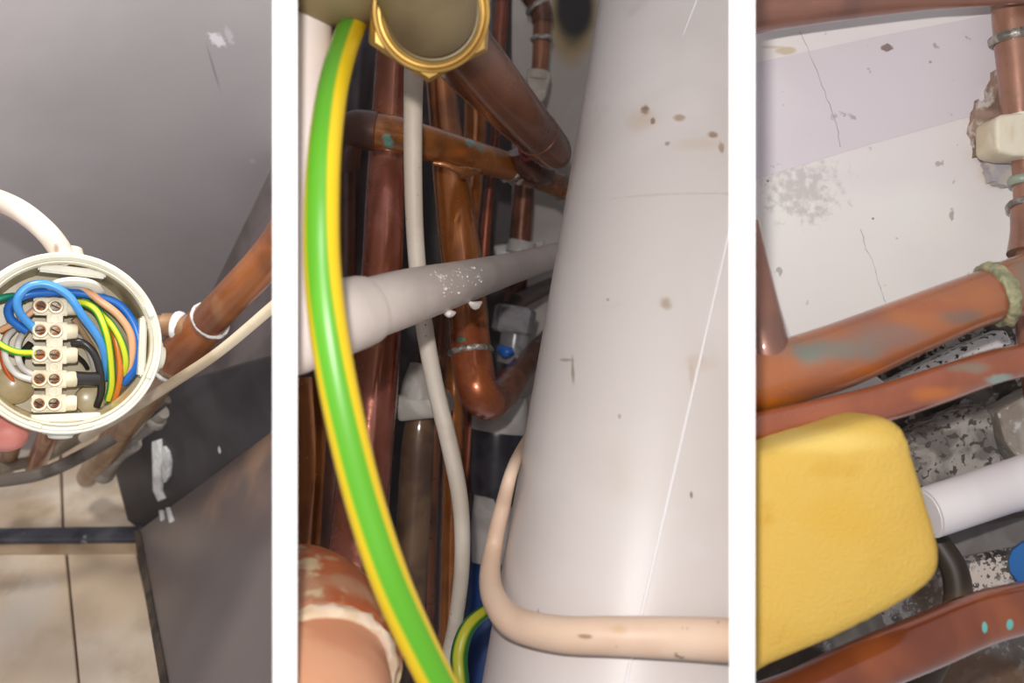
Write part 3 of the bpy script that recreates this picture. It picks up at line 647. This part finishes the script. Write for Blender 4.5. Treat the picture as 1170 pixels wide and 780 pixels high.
# white clip lower left + stack of pipes
cw = mat('white_clip_plastic', (196, 190, 182), .4, c2=(170, 162, 152), sc2=50)
ck = thing('pipe_clip', 'white plastic clip block on the pipes left of the orange elbow', 'pipe clip', W(480, 482, .58))
obj('clip_base', prism_bm([(450, 452), (504, 448), (512, 454), (514, 476), (454, 482)], const(.565), .05, .003), cw, ck, 2)
tube('clip_collar', [(482, 415, .575, 26), (480, 438, .575, 40), (480, 455, .575, 46)], cw, ck, 2, sub=4)
tag(tube('copper_pipe', [(486, 400, .58, 18), (484, 445, .585, 20), (478, 500, .585, 36), (472, 600, .585, 38), (466, 700, .585, 40), (462, 830, .585, 40)], copper('dusty_brown_copper', (126, 96, 70), (84, 62, 48), rough=.6, metal=.15), bay=2, sub=4), 'dusty brown copper pipe below the white clip block', 'pipe')
tag(tube('copper_pipe', [(352, 430, .56, 44), (358, 520, .56, 46), (352, 620, .56, 48), (346, 720, .56, 50)], cuB, bay=2, sub=4), 'orange upright copper pipe in the lower left behind the striped cable', 'pipe')
tag(tube('copper_pipe', [(505, 360, .60, 18), (496, 500, .6, 18), (490, 620, .6, 18), (486, 830, .6, 18)], cuD, bay=2, sub=3), 'dark copper pipe just right of the dusty brown pipe', 'pipe')

# foreground soldered elbow, bottom left
me_ = mat('tarnished_copper_elbow', (176, 128, 98), .5, .25, c2=(168, 92, 54), sc2=45, lo=.42, hi=.58, c3=(200, 176, 140), sc3=70, lo3=.52, hi3=.62, bump=.2, bsc=200, spots=[spot(372, 658, .31, 26, 12, (190, 104, 58), .8, .6, 80, .7), spot(345, 640, .31, 18, 14, (160, 132, 92), .8, .6, 80, .7)])
me2 = mat('rosy_copper', (204, 150, 118), .45, .15, c2=(190, 130, 98), sc2=25)
fe = thing('pipe_elbow', 'large tarnished copper elbow with a cream joint ring at the lower left', 'pipe fitting', W(370, 780, .29))
tube('fitting_body', [(318, 700, .36, 120), (330, 704, .355, 170), (342, 722, .345, 194), (352, 748, .33, 206), (360, 776, .318, 206)], me_, fe, 2, sub=6, seg=40)
tube('pipe_stub', [(352, 740, .325, 170), (362, 790, .305, 170), (372, 850, .29, 172), (384, 930, .275, 172)], me2, fe, 2, sub=5, seg=40)
ring('joint_ring', (359, 772, .314), (370, 830, .295), 178, mat('cream_flux', (226, 204, 180), .5, c2=(206, 180, 150), sc2=80), fe, 2, r=.0032, wob=.002)

# brass nut and valve body at the top
br = mat('blurry_gold_brass', (196, 160, 86), .32, .6, c2=(160, 124, 62), sc2=30)
ol = mat('tarnished_brass', (126, 110, 78), .5, .25, c2=(100, 84, 62), sc2=20, lo=.4, hi=.7)
bn = thing('brass_valve', 'tarnished brass valve with a hexagonal nut filling the top of the bay', 'valve', W(490, 95, .33))
NC = W(493, 14, .322); na = (CAM - NC).normalized() + Vector((.10, 0, -.02)); na.normalize()
R = S(79, .322)
bm = lathe_bm(NC, na, [(-.020, R * .90), (-.0185, R), (-.0030, R), (0, R * .92)], poly=6, start=PI)
obj('hex_nut', bm, br, bn, 2, smooth=False)
obj('nut_face', lathe_bm(NC, na, [(-.001, R * .865), (.0012, R * .84), (.0014, R * .80), (.0002, R * .77), (.0002, R * .74), (.0018, R * .72), (.0022, R * .69)], 72), br, bn, 2)
obj('valve_stem', lathe_bm(NC, na, [(.0002, R * .70), (.0034, R * .685), (.004, R * .66), (.0036, R * .60), (.0046, R * .56), (.0050, R * .3), (.0050, 0)], 72), ol, bn, 2)
tube('valve_stem', [(493, 14, .320, 104), (490, 2, .312, 108), (480, -26, .30, 112), (462, -90, .285, 116)], ol, bn, 2, sub=5, seg=40)
tube('valve_body', [(300, -62, .325, 130), (350, -40, .32, 126), (395, -30, .325, 114), (440, -34, .338, 104), (490, -30, .345, 96)], ol, bn, 2, sub=5, seg=40)

# striped earth cables
st_big = mat('striped_earth_sheath', (220, 200, 20), .38, stripes=[(0, (214, 180, 20)), (.015, (214, 180, 20)), (.045, (84, 150, 30)), (.22, (84, 156, 30)), (.26, (214, 184, 20)), (.52, (214, 184, 20)), (.56, (84, 150, 30)), (.74, (84, 150, 30)), (.78, (214, 180, 20)), (1, (214, 180, 20))],
            c3=(150, 120, 60), sc3=120, lo3=.70, hi3=.76)
tag(tube('earth_cable', [(436, -40, .378, 24), (420, 0, .364, 28), (402, 30, .33, 31), (384, 84, .292, 34), (373, 150, .275, 37), (368, 220, .27, 40), (368, 300, .268, 42), (376, 380, .266, 44), (392, 470, .266, 45), (416, 570, .268, 45), (445, 660, .27, 45), (480, 740, .274, 43), (520, 820, .28, 42)], st_big, bay=2, sub=8, view=True, twist=(-.01, .19)), 'thick green and yellow striped cable hanging close in front of the copper pipes', 'cable')
st_s = mat('small_striped_sheath', (150, 170, 40), .4, stripes=[(0, (186, 184, 50)), (.10, (186, 184, 50)), (.14, (44, 110, 48)), (.5, (44, 110, 48)), (.9, (44, 110, 48)), (.96, (186, 184, 50)), (1, (186, 184, 50))])
tag(tube('earth_cable', [(610, 690, .52, 14), (575, 690, .50, 15), (552, 700, .48, 16), (534, 718, .47, 18), (525, 745, .465, 20), (526, 775, .46, 20), (532, 820, .46, 20)], st_s, bay=2, sub=8, view=True), 'thin green and yellow cable looping behind the beige cable at the bottom', 'cable')

# =================================================================== BAY 3 : white wall, copper pipes and sponge
wd3 = D((862, 0, .415), (1170, 0, .415), (862, 780, .43))
lav = (214, 205, 206)
wall3 = mat('white_painted_plaster', (226, 220, 214), .75, c2=(219, 211, 208), sc2=9, bump=.12, bsc=120, c3=(176, 168, 164), sc3=150, lo3=.68, hi3=.74, spots=[
    spot(900, 57, .415, 13, 5, (196, 178, 150), .5, .6, 150, .9), spot(880, 53, .415, 12, 2, (200, 186, 164), .5, .4, 150, .8),
    spot(1014, 54, .415, 7, 5, (130, 108, 102), .3, .6, 700, .95), spot(1010, 46, .415, 3, 6, (150, 128, 120), .3, .5, 700, .8), spot(1064, 70, .415, 2, 2, (150, 136, 132), .4, .3, 700, .8),
    spot(918, 215, .415, 44, 36, (188, 180, 176), .9, 1.7, 330, .8), spot(1093, 243, .415, 3, 8, (150, 134, 130), .5, .9, 700, .7),
    spot(1140, 190, .415, 20, 26, (196, 176, 156), .7, .6, 120, .7), spot(955, 132, .415, 4, 4, (150, 142, 150), .6, 1.8, 700, .6), spot(880, 205, .415, 2, 2, (120, 110, 110), .4, .3, 700, .8), spot(1002, 248, .415, 1.6, 1.6, (110, 100, 100), .4, .3, 700, .8)])
struct(obj('wall_right', prism_bm([(820, -60), (1260, -60), (1260, 300), (1160, 300), (1040, 400), (880, 500), (820, 500)], wd3, .010), wall3, bay=3))
lav_m = mat('lavender_white_band', (214, 205, 208), .7, c2=(208, 198, 202), sc2=9, bump=.1, bsc=120, c3=(170, 160, 164), sc3=150, lo3=.69, hi3=.74,
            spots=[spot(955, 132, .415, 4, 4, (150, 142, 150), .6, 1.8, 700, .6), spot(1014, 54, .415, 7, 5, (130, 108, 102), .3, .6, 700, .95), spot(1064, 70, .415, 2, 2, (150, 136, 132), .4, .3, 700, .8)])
struct(obj('trim_6', prism_bm([(820, 84), (862, 72), (1000, 42), (1145, 14), (1260, -12), (1260, 100), (1112, 132), (1000, 163), (862, 205), (820, 216)], lambda x, y: wd3(x, y) - .0004, .0006), lav_m, bay=3))  # band slightly more lavender than the wall around it
struct(obj('trim_7', prism_bm([(820, 200), (861, 262), (906, 391), (915, 410), (820, 410)], lambda x, y: wd3(x, y) - .002, .0026, .0006), mat('painted_shade_batten', (206, 200, 200), .7), bay=3))  # shade along the wall's left edge put into the batten colour
# hairline crack as a thin recessed line
crk = mat('grey_crack', (150, 142, 146), .8)
def crack(pts, w, nm, lab, m=crk):
    bm = bmesh.new(); a = []; b = []
    pp = []
    for (x0, y0), (x1, y1) in zip(pts, pts[1:]):
        for k in range(5):
            t = k / 5; pp.append((x0 + (x1 - x0) * t + random.uniform(-1, 1), y0 + (y1 - y0) * t))
    pp.append(pts[-1])
    P = [(W(x, y, wd3(x, y) - .0005), S(w * random.uniform(.3, 1) / 2, .415)) for x, y in pp]
    return tube_bm(P, 6, 1)
bm = crack([(915, 36), (928, 68), (942, 105), (956, 140), (960, 168)], .9, '', '')
tag(obj('wall_crack', bm, crk, bay=3), 'fine grey crack running down the upper white wall', 'crack')
bm = crack([(984, 262), (990, 285), (998, 300), (1004, 325), (1012, 345)], .8, '', '')
tag(obj('wall_crack', bm, crk, bay=3), 'short fine crack in the white wall just above the big diagonal pipe', 'crack')

# rough concrete lower wall
conc = mat('mouldy_concrete', (128, 120, 112), .9, c2=(70, 62, 56), sc2=26, lo=.42, hi=.6, c3=(176, 170, 164), sc3=150, lo3=.54, hi3=.62, bump=.9, bsc=160, detail=7, spots=[
    spot(1075, 400, .43, 60, 26, (80, 76, 66), .4, .9, 160, .85), spot(1098, 398, .43, 26, 12, (196, 192, 188), .3, 4, 520, .95),
    spot(1124, 662, .437, 36, 24, (206, 190, 178), .3, 5, 420, .95), spot(1026, 690, .43, 20, 15, (190, 182, 172), .3, 5, 480, .9),
    spot(1070, 670, .43, 26, 60, (88, 62, 40), .6, .7, 100, .7), spot(900, 775, .44, 110, 40, (52, 38, 28), .4, .6, 60, .95), spot(1120, 785, .44, 110, 42, (104, 76, 56), .4, .5, 60, .9)])
grid_surface('wall_lower_masonry', 800, 1260, 330, 860, D((862, 330, .432), (1170, 330, .432), (862, 780, .445)), conc, 3, 120, 120, amp=.0016, fs=60)
bpy.data.objects['wall_lower_masonry']['kind'] = 'structure'
blk = mat('grey_concrete_block', (158, 150, 142), .9, c2=(110, 103, 96), sc2=90, lo=.4, hi=.6, c3=(78, 70, 66), sc3=330, lo3=.54, hi3=.6, bump=.8, bsc=260, detail=7)
blk2 = mat('cream_streaked_block', (172, 164, 154), .85, c2=(140, 128, 116), sc2=40, bump=.5, bsc=200, c3=(190, 186, 182), sc3=200)
def rough_block(name, poly, d, th, m, lab, amp=.0008):
    bm = prism_bm(poly, const(d), th, .002)
    bmesh.ops.triangulate(bm, faces=bm.faces[:])
    bmesh.ops.subdivide_edges(bm, edges=bm.edges[:], cuts=5, use_grid_fill=True)
    for v in bm.verts: v.co += Vector((.3, 1, .3)) * amp * noise.fractal(v.co * 150, .8, 2.1, 4)
    return tag(obj(name, bm, m, bay=3), lab, 'block')
rough_block('concrete_block', [(1036, 498), (1060, 484), (1106, 466), (1126, 462), (1134, 476), (1142, 520), (1152, 560), (1060, 590), (1046, 560)], .418, .016, blk, 'rough grey concrete block between the copper pipe and the white pipe stub')
rough_block('concrete_block', [(1140, 470), (1180, 448), (1260, 420), (1260, 560), (1176, 540), (1150, 506)], .418, .016, blk2, 'pale streaked block at the right edge above the white pipe stub')
rough_block('plaster_remnant', [(1010, 440), (1090, 400), (1150, 376), (1158, 392), (1100, 420), (1066, 438), (1030, 452)], .420, .012, mat('flecked_white_plaster', (204, 200, 196), .85, c2=(60, 56, 52), sc2=330, lo=.56, hi=.60, bump=.6, bsc=300), 'flecked white plaster remnant between the two diagonal copper pipes', .0006)
tag(obj('cable_tray', prism_bm([(905, 452), (1000, 428), (1016, 440), (1010, 460), (920, 480), (880, 486)], const(.412), .008, .001), mat('pale_grey_strip', (196, 190, 182), .7), bay=3), 'pale grey flat strip seen in the gap between the diagonal pipes', 'strip')
tag(obj('wall_offcut', prism_bm([(955, 722), (1006, 694), (1014, 724), (990, 742), (958, 750)], const(.405), .010, .0012), mat('pale_stone', (150, 144, 134), .8, c2=(130, 122, 112), sc2=60), bay=3), 'pale offcut piece below the sponge above the lowest copper pipe', 'offcut')

# copper pipes
cuT = copper('dusky_top_copper', (144, 98, 80), (122, 86, 74), rough=.4, metal=.35)
tag(tube('copper_pipe', [(800, 26, .385, 62), (862, 12, .385, 52), (960, 1, .385, 44), (1060, -8, .385, 38), (1110, -6, .385, 28), (1220, -14, .385, 26)], cuT, bay=3, sub=3), 'dusky copper pipe along the very top of the white wall', 'pipe')
cuR = copper('dusty_pink_copper', (158, 112, 90), (136, 96, 78), rough=.35, metal=.35, spots=[spot(1166, 250, .38, 12, 40, (130, 140, 120), .7, .6, 100, .7)])
pr = tube('copper_pipe', [(1150, -60, .402, 38), (1156, 20, .402, 42), (1163, 90, .402, 42), (1168, 160, .402, 40)], cuR, bay=3, sub=3)
tag(pr, 'upright dusty pink copper pipe at the right edge above the clip', 'pipe')
ring('solder_ring', (1158, 43, .402), (1160, 60, .402), 45, solder, pr, 3, r=.0020, wob=.0004)
p2 = tube('copper_pipe', [(1168, 160, .403, 24), (1172, 230, .400, 26), (1176, 330, .39, 28)], cuR, bay=3, sub=3)
tag(p2, 'narrower green-tinged copper pipe below the clip at the right edge', 'pipe')
ring('solder_ring', (1170, 206, .401), (1172, 230, .400), 27, mat('green_grey_solder', (150, 160, 144), .5, .2), p2, 3, r=.002)
tube('pipe_socket', [(1172, 232, .400, 34), (1174, 262, .397, 36), (1174, 290, .394, 44)], cuR, p2, 3, sub=3)
ring('solder_ring', (1172, 236, .400), (1173, 262, .397), 36, solder, p2, 3, r=.0016)
ivc = mat('yellowed_clip_plastic', (216, 206, 184), .45, c2=(202, 186, 154), sc2=60, sss=.1, spots=[spot(1157, 172, .365, 9, 5, (196, 150, 70), .7, .6, 160, .8)])
cp = thing('pipe_clip', 'yellowed ivory plastic clip holding the upright pipe at the right edge', 'pipe clip', W(1150, 180, .38))
obj('clip_body', prism_bm([(1138, 136), (1144, 130), (1200, 126), (1250, 130), (1250, 178), (1160, 178), (1142, 174), (1138, 168)], const(.391), .018, .0018), ivc, cp, 3)
tube('clip_collar', [(1167, 132, .402, 66), (1170, 154, .402, 68), (1172, 180, .402, 66)], ivc, cp, 3, sub=3)
hp = mat('broken_plaster_edge', (158, 132, 116), .9, c2=(120, 96, 84), sc2=80, c3=(196, 186, 176), sc3=120, lo3=.5, hi3=.6, bump=.8, bsc=200)
def ragged(poly, d, th, m, name, lab, amp=2.2, n=5, cat='plaster'):
    out = []
    for (x0, y0), (x1, y1) in zip(poly, poly[1:] + poly[:1]):
        for k in range(n): out.append((x0 + (x1 - x0) * k / n + random.uniform(-amp, amp), y0 + (y1 - y0) * k / n + random.uniform(-amp, amp)))
    return tag(obj(name, prism_bm(out, const(d), th), m, bay=3), lab, cat)
ragged([(1117, 112), (1128, 118), (1136, 80), (1148, 84), (1150, 130), (1148, 184), (1120, 176), (1112, 150)], .4125, .006, hp, 'plaster_break', 'ragged patch of broken brown plaster round the left of the clip')
ragged([(1128, 180), (1148, 182), (1160, 196), (1150, 212), (1134, 206)], .4122, .006, mat('bluish_filler', (166, 160, 166), .8, c2=(190, 180, 170), sc2=90), 'filler_patch', 'bluish grey filler patch just below the clip', 1.5)
cu3 = copper('orange_green_copper', (176, 108, 68), (150, 98, 76), rough=.3, metal=.25, sc2=22, spots=[
    spot(950, 400, .345, 62, 20, (124, 122, 112), .6, .7, 60, .85), spot(925, 404, .345, 18, 12, (116, 128, 116), .8, .9, 120, .6), spot(1010, 384, .35, 56, 16, (138, 112, 100), .7, .6, 60, .7), spot(1088, 362, .355, 34, 12, (122, 108, 96), .7, .7, 70, .7),
    spot(1060, 352, .355, 50, 8, (168, 96, 66), .7, .6, 70, .6), spot(890, 462, .345, 60, 12, (206, 120, 30), .8, .4, 60, .85), spot(1005, 424, .35, 60, 10, (200, 112, 40), .8, .5, 60, .8), spot(1160, 320, .36, 22, 30, (132, 118, 100), .7, .6, 70, .8)])
pbig = tube('copper_pipe', [(790, 452, .352, 92), (862, 434, .352, 80), (905, 423, .353, 76), (960, 406, .354, 76), (1040, 373, .357, 68), (1105, 347, .36, 63), (1170, 325, .362, 62), (1240, 302, .365, 60)], cu3, bay=3, sub=5, seg=40)
tag(pbig, 'thickest diagonal copper pipe with grey-green tarnish below the white wall', 'pipe')
ring('solder_ring', (1138, 336, .361), (1170, 325, .362), 65, mat('green_crust', (166, 158, 122), .7, c2=(128, 130, 100), sc2=160, bump=1, bsc=500), pbig, 3, r=.0028, wob=.0016)
tube('pipe_socket', [(1142, 334, .361, 66), (1170, 325, .362, 68), (1240, 302, .365, 68)], cu3, pbig, 3, sub=2)
tag(tube('copper_pipe', [(842, 260, .362, 52), (858, 330, .357, 52), (872, 392, .352, 56), (876, 420, .352, 56)], cuT, bay=3, sub=3), 'copper branch rising at the left edge from the thickest diagonal pipe', 'pipe')
cu4 = copper('shiny_red_copper', (170, 96, 64), (148, 80, 52), rough=.2, metal=.3, sc2=30, coat=1, spots=[
    spot(1150, 434, .34, 26, 7, (150, 170, 158), .6, .8, 140, .9), spot(1110, 420, .34, 26, 8, (140, 132, 112), .7, .7, 90, .7), spot(1070, 450, .34, 34, 10, (206, 116, 40), .8, .6, 80, .7)])
tag(tube('copper_pipe', [(790, 506, .336, 46), (862, 494, .338, 45), (950, 474, .34, 43), (1010, 460, .342, 44), (1080, 437, .346, 43), (1130, 420, .35, 40), (1170, 411, .352, 38), (1240, 398, .355, 38)], cu4, bay=3, sub=5, seg=36), 'shiny copper pipe running just above the sponge', 'pipe')
cu5 = copper('wet_dark_copper', (158, 84, 46), (120, 58, 38), rough=.2, metal=.45, sc2=25, coat=1, spots=[
    spot(1129, 719, .33, 3.6, 7, (112, 196, 184), .25, .2, 300, 1), spot(1160, 717, .33, 4.5, 7, (112, 196, 184), .25, .2, 300, 1)])
tag(tube('copper_pipe', [(820, 828, .335, 62), (905, 800, .335, 62), (980, 765, .337, 62), (1060, 732, .34, 62), (1120, 707, .342, 60), (1170, 694, .344, 58), (1250, 676, .348, 58)], cu5, bay=3, sub=5, seg=40), 'wet dark copper pipe with two turquoise dots at the bottom right', 'pipe')
tag(tube('copper_pipe', [(1172, 330, .40, 30), (1176, 360, .40, 30), (1180, 400, .40, 32), (1190, 470, .40, 32)], cuT, bay=3, sub=3), 'short copper pipe at the right edge between the diagonal pipes', 'pipe')
# white pipe stub with cut end
wps = thing('waste_pipe', 'short white plastic pipe stub with cut end pointing at the sponge', 'pipe', W(1110, 600, .375))
wpm3 = mat('clean_white_pipe', (222, 216, 216), .4, c2=(214, 206, 206), sc2=20, spec=.4)
A, Bq = W(1060, 586, .372), W(1190, 543, .382); T = Bq - A; Lp = T.length; R = S(29, .372)
obj('pipe_wall', lathe_bm(A, T, [(0, R), (.0006, R * 1.01), (Lp * 1.5, R * 1.04), (Lp * 1.5, R * .85), (0, R * .88)], 56, closed=True), wpm3, wps)
obj('pipe_plug', lathe_bm(A, T, [(.0004, R * .9), (-.0004, R * .86), (-.0006, 0)], 56), wpm3, wps)
tag(tube('dark_hose', [(1046, 560, .40, 18), (1066, 610, .395, 26), (1090, 650, .39, 30), (1094, 690, .388, 32), (1080, 730, .388, 32), (1050, 790, .388, 32)], mat('dark_wet_rubber', (84, 64, 42), .5, c2=(48, 36, 24), sc2=30), bay=3, sub=6), 'dark curved hose between the sponge corner and the lowest pipe', 'hose')
tag(obj('stub_shadow_strip', prism_bm([(1066, 612), (1170, 590), (1250, 570), (1250, 600), (1170, 622), (1080, 642)], const(.41), .008, .0015), mat('painted_shadow_grey', (120, 114, 110), .8, c2=(104, 98, 94), sc2=40), bay=3), 'smooth dark grey strip painted as the shadow under the white pipe stub', 'strip')  # cast shadow of the stub, painted as a thin dark strip
bv = thing('blue_valve', 'blue plastic valve edge peeping in at the right edge', 'valve', W(1180, 670, .37))
bmat = mat('blue_valve_plastic', (48, 112, 176), .35, c2=(40, 98, 160), sc2=40)
A = W(1186, 646, .36); obj('valve_knob', lathe_bm(A, (CAM - A).normalized() + Vector((-.5, 0, .1)), [(-.012, S(26, .36)), (-.010, S(29, .36)), (.004, S(29, .36)), (.007, S(24, .36)), (.007, 0)], poly=12), bmat, bv)
tube('valve_collar', [(1190, 600, .385, 30), (1190, 690, .385, 34)], bmat, bv, sub=2)

# sponge
spg = mat('yellow_sponge_foam', (204, 168, 84), .95, c2=(198, 158, 72), sc2=18, lo=.4, hi=.7, c3=(196, 156, 70), sc3=45, lo3=.62, hi3=.74, bump=.6, bsc=900, sss=.15, spec=.1,
          spots=[spot(945, 535, .31, 30, 10, (196, 152, 62), .8, 1.2, 90, .4), spot(918, 500, .32, 90, 14, (222, 194, 112), .8, .4, 60, .7), spot(955, 590, .31, 40, 34, (204, 160, 60), .9, 1.2, 60, .35)])
front = [(800, 530), (868, 508), (940, 487), (976, 476), (1000, 474), (1018, 482), (1026, 494), (1034, 520), (1046, 560), (1058, 600), (1063, 628), (1058, 650), (1040, 668), (1000, 692), (940, 722), (868, 752), (800, 775)]
bm = bmesh.new()
cx, cy = 930, 615
layers = [(.352, .90), (.350, .96), (.345, .985), (.330, .995), (.318, .995), (.312, .985), (.3085, .955), (.3070, .90), (.3062, .80), (.3058, .6), (.3056, .35)]
def dens(poly, n=6):
    o = []
    for i in range(len(poly)):
        p0, p1, p2, p3 = poly[i - 1], poly[i], poly[(i + 1) % len(poly)], poly[(i + 2) % len(poly)]
        for k in range(n):
            t = k / n; o.append(tuple(.5 * (2 * b + (c - a) * t + (2 * a - 5 * b + 4 * c - d) * t * t + (3 * b - a - 3 * c + d) * t ** 3) for a, b, c, d in zip(p0, p1, p2, p3)))
    return o
fr = dens(front); rows = []
for d, s in layers:
    row = []
    for x, y in fr:
        q = W(cx + (x - cx) * s, cy + (y - cy) * s, .318); k = 1.0
        q = Vector((q.x, d, q.z)); q += Vector((1, 1, 1)) * .00025 * noise.fractal(q * 220, .8, 2, 4)
        row.append(bm.verts.new(q))
    rows.append(row)
n = len(fr)
for a, b in zip(rows, rows[1:]):
    for k in range(n): bm.faces.new((a[k], b[k], b[(k + 1) % n], a[(k + 1) % n]))
bm.faces.new(rows[-1]); bm.faces.new(list(reversed(rows[0])))
tag(obj('sponge', bm, spg, bay=3), 'large yellow foam sponge with rounded corners against the copper pipes', 'sponge')

# ------------------------------------------------------------------ light, world, camera
def point(name, loc, e, size, c=(1, 1, 1)):
    l = bpy.data.lights.new(name, 'POINT'); l.energy = e; l.shadow_soft_size = size; l.color = c
    o = bpy.data.objects.new(name, l); o.location = loc; col.objects.link(o); return o
point('phone_torch', (-.012, -.005, CZ + .045), 5.0, .006, (1, .97, .94))
point('bay1_fill_light', (-.25, .22, CZ + .36), 7.5, .05, (1, .96, .92))  # unseen fill light added to brighten the cupboard wall and floor
w = bpy.data.worlds.new('room_light'); sc.world = w; w.use_nodes = True
w.node_tree.nodes['Background'].inputs[0].default_value = (.92, .93, 1, 1)
w.node_tree.nodes['Background'].inputs[1].default_value = .5
cam = bpy.data.cameras.new('camera'); co = bpy.data.objects.new('camera', cam); col.objects.link(co)
co.location = CAM; co.rotation_euler = (PI / 2, 0, 0)
cam.sensor_width = 36; cam.lens = F * 36 / 1170; cam.clip_start = .01; cam.clip_end = 50
cam.dof.use_dof = True; cam.dof.focus_distance = .44; cam.dof.aperture_fstop = 10
sc.camera = co
vs = sc.view_settings
vs.view_transform = 'Standard'; vs.look = 'None'; vs.exposure = 0; vs.gamma = 1; vs.use_curve_mapping = False
